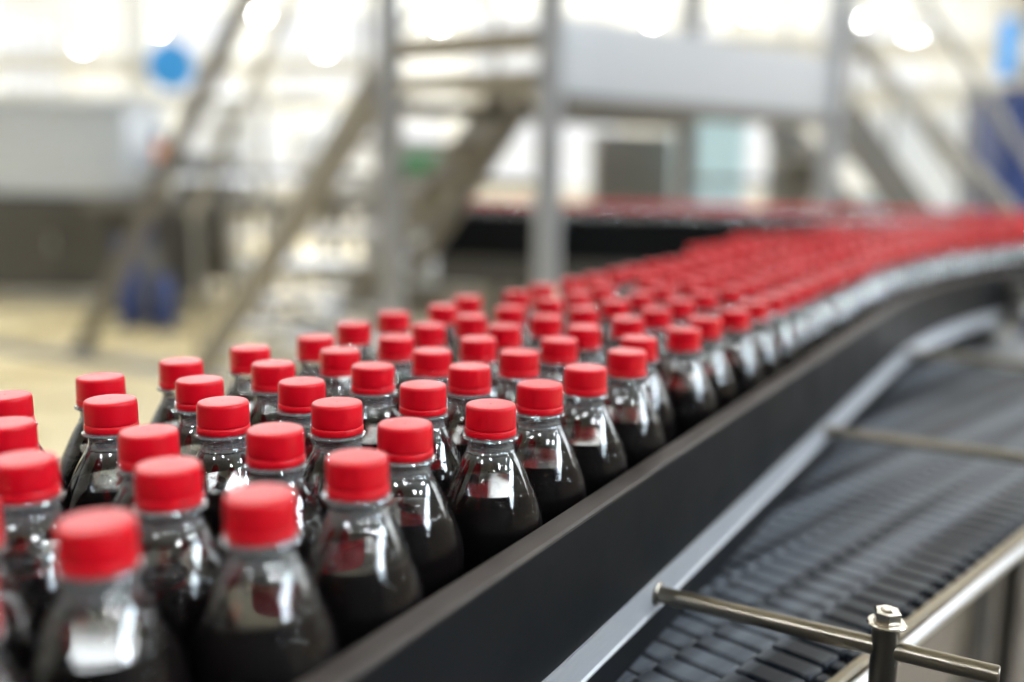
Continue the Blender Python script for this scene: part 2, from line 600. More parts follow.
def bottle_parts():
    root = thing('cola_bottle', 'red-capped cola bottle', 'bottle')
    H = BOTTLE_H
    # (radius, distance below the cap top)
    outer = [(0.0118, 0.004), (0.0126, 0.0165), (0.0136, 0.0180), (0.0160, 0.0184), (0.0164, 0.0191), (0.0160, 0.0198),
             (0.0136, 0.0204), (0.0131, 0.0220), (0.0131, 0.0256), (0.0137, 0.0266), (0.0142, 0.0274), (0.0140, 0.0282), (0.0146, 0.0290),
             (0.0162, 0.0315), (0.0187, 0.0360), (0.0214, 0.0415), (0.0241, 0.0475), (0.0271, 0.0540), (0.0293, 0.0600),
             (0.0307, 0.0655), (0.0314, 0.0705), (0.0316, 0.0760), (0.0315, 0.0820), (0.0308, 0.0850), (0.0306, 0.0870), (0.0300, 0.0980),
             (0.0288, 0.1100), (0.0284, 0.1220), (0.0290, 0.1340), (0.0304, 0.1450), (0.0308, 0.1560), (0.0311, 0.1680), (0.0308, 0.1790),
             (0.0298, 0.1860), (0.0262, 0.1900), (0.0160, 0.1885), (0.0060, 0.1850), (0.0005, 0.1845)]
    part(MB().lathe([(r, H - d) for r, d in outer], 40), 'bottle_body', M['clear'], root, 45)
    lvl = 0.0490
    liq = [(0.0003, lvl), (0.0200, lvl), (0.0238, lvl - .0001), (0.02445, lvl - .0007)]
    for r, d in outer:
        if d > lvl and r > 0.0:
            liq.append((max(r - 0.0006, .0004), d - (0.0008 if d > .18 else 0)))
    liquid = part(MB().lathe([(r, H - d) for r, d in liq], 40), 'cola', M['cola'], root, 40)
    part(MB().lathe([(.0003, H - lvl + .0002), (.0243, H - lvl + .0002), (.0243, H - lvl - .0006), (.0003, H - lvl - .0006)], 40), 'cola_surface', M['surface'], liquid, 40)
    # ribbed screw cap with a tamper ring below a thin groove
    seg = 96
    mb = MB()
    def capring(r, d, knurl):
        return [Vector(((r + (knurl if i % 2 else 0)) * math.cos(2 * PI * i / seg), (r + (knurl if i % 2 else 0)) * math.sin(2 * PI * i / seg), H - d))
                for i in range(seg)]
    rr = [(0.0130, .0001, 0), (0.0137, .0003, 0), (0.0141, .0007, 0), (0.01435, .0014, 0), (0.01445, .0026, .00010), (0.0146, .0125, .00010),
          (0.0146, .0130, 0), (0.0144, .0133, 0), (0.0130, .0134, 0)]
    rings = [[Vector((r * math.cos(2 * PI * i / seg), r * math.sin(2 * PI * i / seg), H)) for i in range(seg)] for r in (0.0004, 0.006, 0.0122)]
    mb.quad_ring(rings + [capring(*x) for x in rr], capped=False)
    cap = part(mb, 'cap', M['cap'], root, 50)
    part(MB().lathe([(r, H - d) for r, d in ((0.0130, .0136), (0.0146, .0137), (0.0149, .0140), (0.01495, .0168), (0.0147, .0175), (0.0135, .0178))], 48),
         'tamper_ring', M['cap'], cap, 50)
    return root


NEAR = [(-0.3070, -0.0214), (-0.2612, -0.0891), (-0.2442, -0.0283), (-0.2093, -0.1251), (-0.1884, 0.0015), (-0.1812, -0.0616), (-0.1756,
        -0.1900), (-0.1467, -0.1159), (-0.1385, -0.2480), (-0.1252, 0.0015), (-0.1124, -0.1890), (-0.1094, -0.0649), (-0.0810, -0.1320),
        (-0.0754, -0.2460), (-0.0643, -0.0154), (-0.0472, -0.0762), (-0.0470, -0.1880), (-0.0159, -0.1311), (-0.0122, -0.2440), (-0.0025,
        0.0001), (0.0166, -0.1860), (0.0180, -0.0620), (0.0483, -0.1250), (0.0510, -0.2418), (0.0607, -0.0021), (0.0796, -0.1798),
        (0.0830, -0.0690), (0.1136, -0.2333), (0.1160, -0.1230), (0.1238, -0.0009), (0.1480, -0.1800), (0.1487, -0.0674), (0.1794,
        -0.1226), (0.1840, -0.2520), (0.1949, -0.0010), (0.2120, -0.0670), (0.2130, -0.1940), (0.2455, -0.1372), (0.2530, -0.2610),
        (0.2561, -0.0170), (0.2775, -0.1918), (0.2807, -0.0789), (0.3133, -0.1331), (0.3200, -0.0030), (0.3200, -0.2510), (0.3470,
        -0.1910), (0.3480, -0.0670), (0.3840, -0.1290), (0.3890, -0.2670), (0.3900, -0.0080), (0.4170, -0.0670), (0.4219, -0.1880),
        (0.4540, -0.1270), (0.4550, -0.2450), (0.4851, -0.1860), (0.4930, -0.0710), (0.5240, -0.2510), (0.5260, -0.1290), (0.5620,
        -0.1910), (0.5670, -0.0720), (0.6010, -0.2510), (0.6040, -0.1340)]
ORD = ['first', 'second', 'third', 'fourth', 'fifth', 'sixth', 'seventh', 'eighth', 'ninth', 'tenth', 'eleventh', 'twelfth', 'thirteenth',
       'fourteenth', 'fifteenth', 'sixteenth', 'seventeenth', 'eighteenth', 'nineteenth', 'twentieth', 'twenty-first', 'twenty-second',
       'twenty-third', 'twenty-fourth', 'twenty-fifth', 'twenty-sixth']
ROW_N = [0.0, -0.064, -0.126, -0.190, -0.252, -0.314, -0.376, -0.438]
spots = []            # (s, n, row, near)
for s, n in NEAR:
    row = min(range(5), key=lambda k: abs(ROW_N[k] - n))
    spots.append((s, n, row))
PITCH_B = 0.0668
far = []
for row, n in enumerate(ROW_N):
    mine = [a for a, b, r_ in spots if r_ == row]
    s = max(mine) + PITCH_B if mine else 0.70 + (PITCH_B / 2 if row % 2 else 0)
    while s < 3.4:
        jit = min(1.0, max(.45, (s - .4) / .6))
        ss, n2 = s + random.uniform(-.006, .006) * jit, n + random.uniform(-.004, .004) * jit
        s += PITCH_B
        if row == 0:
            n2 = min(n2, 0.0)
        if n2 < left_edge(ss) + .004:
            continue
        if any((ss - a) ** 2 + (n2 - b) ** 2 < 0.0625 ** 2 for a, b in NEAR):
            continue
        p = lp(ss, n2, CAP_Z)
        x, y, d = to_px(p)
        if x > 1024 + 16:
            continue
        far.append((d, ss, n2, row))
far.sort()
far = far[:300 - len(spots)]
spots += [(s, n, row) for d, s, n, row in far]

proto = bottle_parts()


def copy_thing(root):
    r = root.copy()
    COL.objects.link(r)
    for ch in root.children:
        c = ch.copy()
        COL.objects.link(c)
        c.parent = r
        for g in ch.children:
            d = g.copy()
            COL.objects.link(d)
            d.parent = c
    return r


rows = {}
for s, n, row in spots:
    rows.setdefault(row, []).append((s, n))
ROWNAME = ['the row touching the black guide rail', 'the second row from the guide rail', 'the third row from the guide rail',
           'the fourth row from the guide rail', 'the fifth row from the guide rail', 'the sixth row from the guide rail',
           'the seventh row from the guide rail', 'the eighth row from the guide rail']
first = True
for row, lst in sorted(rows.items()):
    lst.sort()
    for i, (s, n) in enumerate(lst):
        o = proto if first else copy_thing(proto)
        first = False
        p = line_pt(s, n)
        o.location = (p.x, p.y, BELT_Z)
        o.rotation_euler = (0, 0, random.uniform(0, 2 * PI))
        if s < 1.05 and row < 5:
            o['label'] = 'red-capped cola bottle, %s from the camera end in %s' % (ORD[i], ROWNAME[row])
            o['group'] = 'cola bottles on the conveyor'
        else:
            o['label'] = 'small blurred red-capped bottle round the far bend in %s' % ROWNAME[row]
            o['group'] = 'blurred bottles round the bend, ' + ROWNAME[row]

# ------------------------------------------------------------------ slat conveyor beside it
ang = math.radians(46.3)
U = Vector((math.cos(ang), math.sin(ang), 0))          # running direction
V = Vector((math.sin(ang), -math.cos(ang), 0))         # towards its outer side
e = ORIGIN + T2 * 0.206 + N2 * 0.167
EDGE = Vector((e.x, e.y, CHAIN_Z))                     # a point of the outer edge of the slats
sc = thing('slat_conveyor', 'empty grey slat-chain conveyor running below the black guide rail, with a bright outer tube', 'conveyor',
           (EDGE.x, EDGE.y, 0))
SW, SP = 0.46, 0.0245
L0, L1 = -0.42, 1.22


def slats():
    mb = MB()
    n = int((L1 - L0) / SP)
    UP = Vector((0, 0, 1))
    for k in range(n):
        c = EDGE + U * (L0 + SP * (k + .5))
        # each slat is a run of blocks with small notches between them; outer block ends in a tooth
        x = 0.0
        widths = [0.042] * 11
        for j, wd in enumerate(widths):
            stag = U * (SP / 2 if j % 2 else 0.0)
            mb.box(c + stag - V * (x + wd / 2) - UP * (.004 + 0.0003 * ((j * 7 + k * 3) % 3)), (wd + .0002, SP - .0045, 0.008), (V, U, UP), bevel=.0014)
            x += wd
        mb.box(c + V * .004 - UP * .006, (0.008, SP * .5, 0.008), (V, U, UP), bevel=.0015)
    return mb


part(slats(), 'slat_chain', M['slat'], sc, 35)
part(MB().box(EDGE + U * ((L0 + L1) / 2) - V * (SW / 2) + Vector((0, 0, -.013)), (SW, L1 - L0, .008), (V, U, Vector((0, 0, 1)))),
     'chain_bed', M['slatgap'], sc)
za = Vector((0, 0, 1))
part(MB().bar(EDGE + U * L0 + V * .0145 - za * .004, EDGE + U * L1 + V * .0145 - za * .004, .009, .010, .002), 'wear_strip', M['bronze'], sc, 35)
part(MB().tube(EDGE + U * L0 + V * .0265 - za * .003, EDGE + U * L1 + V * .0265 - za * .003, .0050, 24), 'guide_tube', M['tube'], sc, 35)
part(MB().box(EDGE + U * ((L0 + L1) / 2) - V * .060 - za * .045, (.006, L1 - L0, .055), (V, U, za)), 'side_frame', M['frame'], sc)
for l in (-0.3, 0.02, 0.4, 0.8, 1.15):
    q = EDGE + U * l
    part(MB().bar(q - V * .062 - za * .022, q + V * .0265 - za * .022, .016, .008).tube(q + V * .0265 - za * .024, q + V * .0265 - za * .006, .004, 12), 'tube_bracket', M['frame'], sc, 30)
part(MB().box(EDGE + U * ((L0 + L1) / 2) - V * (SW + .006) - za * .035, (.006, L1 - L0, .060), (V, U, za)), 'side_frame', M['frame'], sc)
for l in (-0.25, 1.1):
    for v in (-.060, -SW - .006):
        p = EDGE + U * l + V * (v - .02)
        part(MB().box((p.x, p.y, (CHAIN_Z - .03) / 2 + .008), (.035, .035, CHAIN_Z - .046), bevel=.004).tube((p.x, p.y, 0), (p.x, p.y, .02), .03),
             'leg', M['frame'], sc, 30)

# ------------------------------------------------------------------ cross rods on posts
ROD_Z = CAM_Z - 0.2937
Tn, Nn = Vector((T2.x, T2.y, 0)), Vector((N2.x, N2.y, 0))


def rod_support(s, label, rod_end, post_n, bolt):
    base = lp(s, 0, 0)
    b3 = Vector((base.x, base.y, 0))
    foot = b3 + Nn * post_n
    r = thing('rod_support', label, 'support rod', (foot.x, foot.y, 0), 'steel cross rods over the slat conveyor')
    a, b = b3 + Nn * .0512 + za * ROD_Z, b3 + Nn * rod_end + za * ROD_Z
    ro = part(MB().tube(a, b, .0059, 24, chamfer=.0008), 'cross_rod', M['rod'], r, 40)
    part(MB().tube(a - Nn * .0004, a + Nn * .0022, .0086, 24, chamfer=.0008), 'flange', M['rod'], ro, 40)
    top = ROD_Z + .0155
    part(MB().tube(foot + za * .012, foot + za * top, .0083, 28), 'post', M['post'], r, 40)
    part(MB().tube(foot, foot + za * .012, .03, 28, chamfer=.002), 'foot_plate', M['frame'], r, 40)
    part(MB().tube(foot + za * top, foot + za * (top + .0026), .0120, 32, chamfer=.0009), 'washer', M['bolt'], r, 40)
    hx = MB()
    z0 = top + .0026
    def hexr(rad, z, rot=.3):
        return [foot + Vector((rad * math.cos(rot + PI / 3 * i), rad * math.sin(rot + PI / 3 * i), z)) for i in range(6)]
    hx.quad_ring([hexr(.0078, z0), hexr(.0085, z0 + .0008), hexr(.0085, z0 + .0066), hexr(.0075, z0 + .0076)])
    nut = part(hx, 'hex_nut', M['bolt'], r)
    part(MB().tube(foot + za * (z0 + .0070), foot + za * (z0 + .0088), .0042, 20, chamfer=.0008), 'bolt_end', M['bolt'], nut, 40)
    return r


rod_support(0.141, 'steel cross rod with hex-nut post, the one sharpest and closest to the camera', .268, .203, True)
rod_support(0.657, 'steel cross rod crossing the slats in the middle of the three', .42, .385, True)
rod_support(1.235, 'farthest blurred cross rod, at the far end of the slats', .50, .47, True)
# cover plate past the end of the slats
tp = MB().box(EDGE + U * (L1 + .22) - V * (SW / 2 - .02) - za * .012, (SW - .03, .42, .012), (V, U, za), .003)
o = thing('transfer_plate', 'bright stainless cover plate beyond the end of the slat chain', 'plate', (EDGE + U * (L1 + .2)).to_tuple()[:2] + (0,))
part(tp, 'cover_plate', M['tube'], o, 30)
pl = EDGE + U * (L1 + .22) - V * .2
part(MB().box((pl.x, pl.y, (CHAIN_Z - .018) / 2), (.06, .06, CHAIN_Z - .018), bevel=.005), 'pedestal', M['frame'], o, 30)
part(MB().tube(EDGE + U * (L1 + .03) - V * .06 + za * .03, EDGE + U * (L1 + .4) + V * .02 + za * .03, .012, 20)
     .tube(EDGE + U * (L1 + .03) - V * .06 - za * .006, EDGE + U * (L1 + .03) - V * .06 + za * .03, .008)
     .tube(EDGE + U * (L1 + .4) + V * .02 - za * .02, EDGE + U * (L1 + .4) + V * .02 + za * .03, .008), 'guide_tube', M['tube'], o, 40)
# clamp bracket on the bend
cb = lp(1.84, .058, 0)
o = thing('clamp_bracket', 'dark clamp bracket standing at the bend of the side plate', 'bracket', (cb.x, cb.y, 0))
part(MB().box((cb.x + .01, cb.y - .012, .5 * (STRIP_BOT + .05)), (.03, .03, STRIP_BOT + .05), bevel=.005), 'post', M['dark'], o, 30)
part(MB().tube((cb.x + .01, cb.y - .012, STRIP_BOT + .04), (cb.x + .01, cb.y - .012, STRIP_BOT + .085), .022, 20, chamfer=.004), 'clamp_head', M['dark'], o, 40)

# ------------------------------------------------------------------ second bottle line far behind
Q0, Q1 = Vector((-0.30, 3.95)), Vector((2.75, 3.02))
qd = (Q1 - Q0).normalized()
qn = Vector((-qd.y, qd.x))                # away from the camera
QL = (Q1 - Q0).length


def qp(l, n, z):
    p = Q0 + qd * l + qn * n
    return Vector((p.x, p.y, z))


q3, qn3 = Vector((qd.x, qd.y, 0)), Vector((qn.x, qn.y, 0))
fc = thing('bottle_conveyor', 'distant black-sided conveyor passing under the steel walkway with a pale red row of bottles', 'conveyor', qp(QL / 2, .16, 0))
for n in (-0.010, 0.345):
    part(MB().box(qp(QL / 2, n, (RAIL_TOP + BELT_Z - .03) / 2), (QL, .016, RAIL_TOP - BELT_Z + .03), (q3, qn3, za), .002), 'guide_rail', M['black'], fc, 30)
part(MB().box(qp(QL / 2, .168, BELT_Z - .01), (QL, .34, .02), (q3, qn3, za)), 'belt', M['belt'], fc)
part(MB().box(qp(QL / 2, -.012, BELT_Z - .085), (QL, .012, .11), (q3, qn3, za)), 'side_plate', M['dark'], fc)
for l in (.25, 1.6, 2.8):
    for n in (.01, .33):
        p = qp(l, n, 0)
        part(MB().box((p.x, p.y, (BELT_Z - .02) / 2), (.05, .05, BELT_Z - .02), bevel=.006).tube((p.x, p.y, 0), (p.x, p.y, .02), .045), 'leg', M['dark'], fc, 30)


def bottle_crowd():
    mb = MB()
    H = BOTTLE_H
    body = [(.003, 0), (.030, .002), (.031, .03), (.0285, .075), (.031, .115), (.030, .125), (.0255, .138)]
    up = [(.0255, .138), (.0146, .162), (.0133, .172)]
    cap = [(.0147, .172), (.0147, .188), (.0125, .190), (.0003, .190)]
    row = 0
    for r in range(5):
        l = .06 + (.034 if r % 2 else 0)
        while l < QL - .04:
            c = qp(l + random.uniform(-.003, .003), .036 + .0605 * r, BELT_Z)
            for prof, mi in ((body, 1), (up, 2), (cap, 0)):
                mb.lathe(prof, 12, c, mi=mi)
            l += .0675
    return mb


o = bottle_crowd().build('bottle_crowd', [M['cap'], M['cola'], M['clear']], None, 50)
tag(o, 'pale blurred mass of red-capped bottles on the distant conveyor under the walkway', 'bottles', None, 'stuff')

# ------------------------------------------------------------------ steel walkway
A, B, C = Vector((0.115, 3.4, 0)), Vector((-0.47, 3.80, 0)), Vector((1.44, 4.6, 0))
D = B + C - A
PZ0, PZ1 = 1.523, 1.772
wk = thing('steel_walkway', 'raised stainless walkway on square posts crossing over the distant bottle line', 'walkway', ((A + C) / 2).to_tuple())
for p in (A, B, C, D):
    part(MB().box((p.x, p.y, 1.36), (.088, .088, 2.72), bevel=.008).box((p.x, p.y, .006), (.17, .17, .012)), 'post', M['framelight'], wk, 30)
e1, e2 = (C - A).normalized(), (B - A).normalized()


def along(p, q, z, wx, wz, name, m, inset=.05):
    d = (q - p).normalized()
    return part(MB().bar(p + d * inset + za * z, q - d * inset + za * z, wx, wz, .003), name, m, wk, 30)


off = e1.cross(za).normalized()
for p, q in ((A, C), (B, D)):
    if p is A:
        along(p, q, (PZ0 + PZ1) / 2, .03, PZ1 - PZ0, 'side_panel', M['framelight'])
    along(p, q, PZ0 - .03, .07, .055, 'deck_beam', M['brace'])
    along(p, q, 2.70, .045, .045, 'hand_rail', M['framelight'])
    along(p, q, 2.25, .03, .03, 'mid_rail', M['framelight'])
for p, q in ((A, B), (C, D)):
    along(p, q, 1.695, .05, .075, 'cross_beam', M['beige'])
    along(p, q, 1.567, .05, .06, 'cross_beam', M['beige'])
    along(p, q, 1.22, .04, .03, 'tie_bar', M['brace'])
deck = MB()
nb = 12
for k in range(nb):
    t0, t1 = (k + .06) / nb, (k + .94) / nb
    a, b = A.lerp(C, t0), A.lerp(C, t1)
    c_, d_ = B.lerp(D, t1), B.lerp(D, t0)
    deck.quad_ring([[v + za * 1.555 for v in (a, b, c_, d_)], [v + za * 1.575 for v in (a, b, c_, d_)]])
part(deck, 'deck', M['frame'], wk)
part(MB().bar(A + e2 * .09 + za * 1.50, B - e2 * .10 + za * .86, .045, .06, .004), 'diagonal_brace', M['brace'], wk, 30)
part(MB().bar(A + e2 * .30 + za * 2.62, A + e2 * .30 + za * 1.80, .03, .03, .003), 'baluster', M['frame'], wk, 30)


def stairs(name, label, top, foot, wid, side, n, mstr):
    r = thing(name, label, 'stairs', foot.to_tuple())
    d = foot - top
    h = Vector((d.x, d.y, 0)).normalized()
    s = h.cross(za) * side
    for k in (0, 1):
        o_ = s * (wid * k)
        part(MB().bar(top + o_, foot + o_ + za * .03, .035, .17, .004), 'stringer', mstr, r, 30)
    for k in range(1, n):
        p = top + d * (k / n) + s * (wid / 2)
        part(MB().box(p, (.22, wid - .036, .03), (h, s, za), .003), 'tread', M['frame'], r, 30)
    for k in (0, 1):
        o_ = s * (wid * k)
        rl = part(MB().tube(top + o_ + za * .95, foot + o_ + za * .95, .02, 16), 'hand_rail', M['frame'], r, 40)
        for t in (.03, .5, .97):
            part(MB().tube(top + d * t + o_ + za * .05, top + d * t + o_ + za * .95, .016, 14), 'rail_post', M['frame'], rl, 40)
    return r


stairs('walkway_stairs', 'grey steel stairs slanting down from the walkway towards the pale yellow floor', B + Vector((-.06, .02, 1.55)),
       Vector((-1.86, 5.72, 0)), .60, 1, 8, M['stair'])
stairs('walkway_stairs', 'dark stairs descending from the far end of the walkway side panel', C + Vector((.06, .03, 1.53)),
       Vector((2.86, 5.0, 0)), .60, -1, 8, M['brace'])

# long slanted pipe beyond the stairs
a, b = at(128, 252, 6.6), at(246, 0, 6.6)
d = (b - a).normalized()
top = a + d * ((HZ - .08 - a.z) / d.z)
bot = a - d * ((a.z - .01) / d.z)
o = thing('slanted_pipe', 'long dark grey pipe slanting from the floor up past the hanging blue disc', 'pipe', (bot.x, bot.y, 0))
part(MB().tube(bot, top, .058, 18), 'pipe', M['brace'], o, 40)
part(MB().tube((bot.x, bot.y, 0), (bot.x, bot.y, .03), .09, 20), 'base_flange', M['dark'], o, 40)

# ------------------------------------------------------------------ machines on the left


def boxed(name, label, cat, x0, x1, y0, y1, h, mbase, mtop=None, split=.55, group=None, legs=False):
    """machine cabinet: plinth or legs, base body, upper body with doors, and a cornice lid"""
    r = thing(name, label, cat, ((x0 + x1) / 2, (y0 + y1) / 2, 0), group)
    cx, cy, sx, sy = (x0 + x1) / 2, (y0 + y1) / 2, x1 - x0, y1 - y0
    z0 = .12
    for px_ in (x0 + .06, x1 - .06):
        for py_ in (y0 + .06, y1 - .06):
            part(MB().tube((px_, py_, 0), (px_, py_, z0 + .01), .03, 14), 'foot', M['dark'], r, 40)
    zs = z0 + (h - z0) * split
    part(MB().box((cx, cy, (z0 + zs) / 2), (sx, sy, zs - z0), bevel=.015), 'base_cabinet', mbase, r, 30)
    part(MB().box((cx, cy, (zs + h) / 2), (sx * .94, sy * .94, h - zs), bevel=.015), 'upper_housing', mtop or mbase, r, 30)
    part(MB().box((cx, cy, h + .015), (sx, sy, .03), bevel=.01), 'lid', mtop or mbase, r, 30)
    n = max(1, int(sx / .5))
    for k in range(n):
        dx = x0 + sx * (k + .5) / n
        dr = part(MB().box((dx, y0 - .006, (z0 + zs) / 2), (sx / n - .05, .016, (zs - z0) * .84), bevel=.006), 'door', mbase, r, 30)
        part(MB().tube((dx + sx / n * .36, y0 - .03, (z0 + zs) / 2 - .07), (dx + sx / n * .36, y0 - .03, (z0 + zs) / 2 + .07), .01, 10), 'handle', M['tube'], dr, 40)
    return r


def tank(name, label, x, y, z0, z1, rad, m, legs=3, group=None):
    r = thing(name, label, 'tank', (x, y, 0), group)
    h = z1 - z0
    part(MB().lathe([(.001, z0), (rad * .35, z0 + .02), (rad * .9, z0 + h * .12), (rad, z0 + h * .2), (rad, z1 - h * .18), (rad * .92, z1 - h * .09),
                     (rad * .5, z1 - .015), (.001, z1)], 28, (x, y, 0)), 'shell', m, r, 40)
    part(MB().tube((x, y, z1 - .02), (x, y, z1 + .08), rad * .22, 18), 'manhole', M['tube'], r, 40)
    for k in range(legs):
        t = 2 * PI * (k + .2) / legs
        lx, ly = x + math.cos(t) * rad * .8, y + math.sin(t) * rad * .8
        part(MB().tube((lx, ly, 0), (lx, ly, z0 + h * .2), .03, 14).tube((lx, ly, 0), (lx, ly, .02), .06, 14), 'leg', M['frame'], r, 40)
    return r


def frame_conveyor(name, label, a, b, wid, h, m, mleg, rollers=0, nleg=4, group=None):
    a, b = Vector(a), Vector(b)
    d = (b - a).normalized()
    s = d.cross(za)
    mid = (a + b) / 2
    r = thing(name, label, 'conveyor', (mid.x, mid.y, 0), group)
    for k in (-1, 1):
        part(MB().bar(a + s * (k * wid / 2) + za * (h - .06), b + s * (k * wid / 2) + za * (h - .06), .04, .12, .004), 'side_rail', m, r, 30)
        part(MB().tube(a + s * (k * wid / 2) + za * (h + .14), b + s * (k * wid / 2) + za * (h + .14), .015, 12), 'guide_tube', M['tube'], r, 40)
    bed = MB()
    if rollers:
        L = (b - a).length
        for k in range(rollers):
            p = a + d * (L * (k + .5) / rollers) + za * (h - .03)
            bed.tube(p - s * (wid / 2 - .02), p + s * (wid / 2 - .02), .026, 12)
        part(bed, 'roller_bed', M['tube'], r, 40)
    else:
        bed.bar(a + za * (h - .03), b + za * (h - .03), wid - .04, .03)
        part(bed, 'belt', M['belt'], r)
    for i in range(nleg):
        for k in (-1, 1):
            p = a.lerp(b, (i + .35) / (nleg - .3)) + s * (k * wid / 2)
            part(MB().box((p.x, p.y, (h - .1) / 2), (.05, .05, h - .1), bevel=.005).tube((p.x, p.y, 0), (p.x, p.y, .02), .045), 'leg', mleg, r, 30)
            q = p + za * (h + .14)
            part(MB().tube(p + za * (h - .05), q, .01, 10), 'guide_bracket', M['tube'], r, 40)
    return r


boxed('filling_machine', 'large blue-grey topped machine with dark base at the far end of the yellow floor', 'machine', -5.35, -3.35, 8.8, 9.9, 1.78, M['dark'], M['bluegrey'], .52)
boxed('control_cabinet', 'dark control cabinet standing beside the blue-grey machine', 'cabinet', -3.30, -2.75, 9.6, 10.1, 1.35, M['grey'], M['dark'], .7)
tank('white_tank', 'white upright tank behind the slanted pipe', -3.12, 11.2, .5, 2.05, .36, M['white'], group='white tanks at the far side')
tank('white_tank', 'white upright tank behind the walkway stairs, wider than its neighbour', -1.95, 10.8, .5, 1.75, .42, M['white'], group='white tanks at the far side')
frame_conveyor('empty_conveyor', 'dark empty conveyor on legs across the yellow floor, in front of the white tanks', (-3.6, 8.6, 0), (-1.25, 8.1, 0), .42, 1.0, M['grey'], M['dark'], 0, 4)
frame_conveyor('empty_conveyor', 'dark empty conveyor behind the first, closer to the white tanks', (-3.4, 9.3, 0), (-.6, 9.0, 0), .4, 1.22, M['grey'], M['dark'], 0, 4)
frame_conveyor('roller_conveyor', 'low pale grey roller conveyor behind the foot of the walkway stairs', (-1.72, 6.5, 0), (-.15, 6.0, 0), .42, .68, M['bluegrey'], M['grey'], 22, 3)
frame_conveyor('roller_conveyor', 'lowest light roller conveyor seen between the stairs and the bottle caps', (-1.25, 5.35, 0), (-.72, 5.05, 0), .34, .36, M['white'], M['grey'], 8, 2)
boxed('labelling_machine', 'grey machine with pale upper housing seen between walkway stairs and post', 'machine', -1.15, -.35, 7.4, 8.1, 1.18, M['grey'], M['frame'], .75)
boxed('parts_crate', 'brown-grey crate cabinet under the walkway, behind the dark bottle conveyor', 'crate', -.42, .22, 6.6, 7.0, .86, M['beige'], M['grey'], .85)
# green and orange bits on the machines
o = thing('green_crate', 'small green crate on top of the grey machine behind the walkway', 'crate', (-.78, 7.7, 1.21))
mb = MB().box((-.78, 7.7, 1.22), (.44, .34, .02))
for sx, sy, wx, wy in ((.21, 0, .02, .34), (-.21, 0, .02, .34), (0, .16, .44, .02), (0, -.16, .44, .02)):
    mb.box((-.78 + sx, 7.7 + sy, 1.30), (wx, wy, .16))
part(mb, 'crate_body', M['green'], o)
part(MB().tube((-1.01, 7.7, 1.33), (-1.04, 7.7, 1.33), .02, 12), 'handle', M['dark'], o, 40)
p = at(160, 152, 8.9)
o = thing('warning_beacon', 'small orange beacon on a grey mast beside the blue-grey machine', 'beacon', (p.x, p.y, 0))
part(MB().tube((p.x, p.y, 0), (p.x, p.y, p.z - .06), .02, 12).tube((p.x, p.y, 0), (p.x, p.y, .02), .08, 16), 'mast', M['grey'], o, 40)
part(MB().lathe([(.001, p.z - .07), (.05, p.z - .07), (.055, p.z - .05), (.055, p.z + .04), (.035, p.z + .08), (.001, p.z + .09)], 20, (p.x, p.y, 0)), 'lens', M['orange'], o, 50)
part(MB().tube((p.x, p.y, p.z + .09), (p.x, p.y, p.z + .19), .05, 16), 'blue_lens', M['navy'], o, 40)
# blue bollards with a grey pump between them
for px_, y_, h_, lb in ((131, 7.6, .70, 'taller dark blue bollard left standing clear of the pump'), (166, 7.5, .42, 'shorter dark blue bollard beside the grey pump')):
    p = at(px_, 332, y_)
    o = thing('blue_bollard', lb.replace(' left', ''), 'bollard', (p.x, p.y, 0), 'blue bollards on the yellow floor')
    part(MB().lathe([(.001, 0), (.085, 0), (.085, h_ - .04), (.06, h_), (.001, h_)], 24, (p.x, p.y, 0)), 'body', M['navy'], o, 40)
    part(MB().tube((p.x, p.y, 0), (p.x, p.y, .02), .13, 24), 'base_plate', M['dark'], o, 40)
p = at(150, 332, 7.9)
o = thing('pump_unit', 'grey pump on a stand between the two blue bollards', 'pump', (p.x, p.y, 0))
part(MB().tube((p.x, p.y, .10), (p.x, p.y, .62), .10, 20, chamfer=.02), 'housing', M['grey'], o, 40)
part(MB().box((p.x, p.y, .05), (.26, .24, .10), bevel=.01), 'base', M['dark'], o, 30)
part(MB().tube((p.x, p.y, .62), (p.x, p.y, .82), .06, 18, chamfer=.01), 'motor', M['navy'], o, 40)
# floor gutter
ga, gb = at(-40, 345, 6.9), at(235, 385, 5.75)
ga.z = gb.z = .004
dd = (gb - ga).normalized()
o = thing('floor_gutter', 'grey drain gutter running across the yellow floor', 'drain', (ga + gb) / 2 - za * .004)
part(MB().bar(ga, gb, .22, .008), 'channel_frame', M['grey'], o)
g = MB()
Lg = (gb - ga).length
for k in range(60):
    p = ga + dd * (Lg * (k + .5) / 60) + za * .005
    g.bar(p - dd.cross(za) * .085, p + dd.cross(za) * .085, .018, .004)
part(g, 'grating', M['tube'], o)

# hanging blue disc
p = at(171, 66, 8.5)
o = thing('hanging_sign', 'bright blue round sign hanging from the roof', 'sign', (p.x, p.y, p.z))
part(MB().tube((p.x, p.y - .012, p.z), (p.x, p.y + .012, p.z), .20, 32, chamfer=.004), 'disc', M['blue'], o, 40)
part(MB().tube((p.x, p.y, p.z + .20), (p.x, p.y, HZ), .008, 10), 'hanger', M['frame'], o, 40)
p = at(1008, 48, 7.5)
o = thing('hanging_sign', 'tall narrow blue sign hanging above the navy cabinet', 'sign', (p.x, p.y, p.z))
part(MB().box((p.x, p.y, p.z), (.14, .03, .42), bevel=.008), 'panel', M['blue'], o, 30)
part(MB().tube((p.x, p.y, p.z + .21), (p.x, p.y, HZ), .008, 10), 'hanger', M['frame'], o, 40)

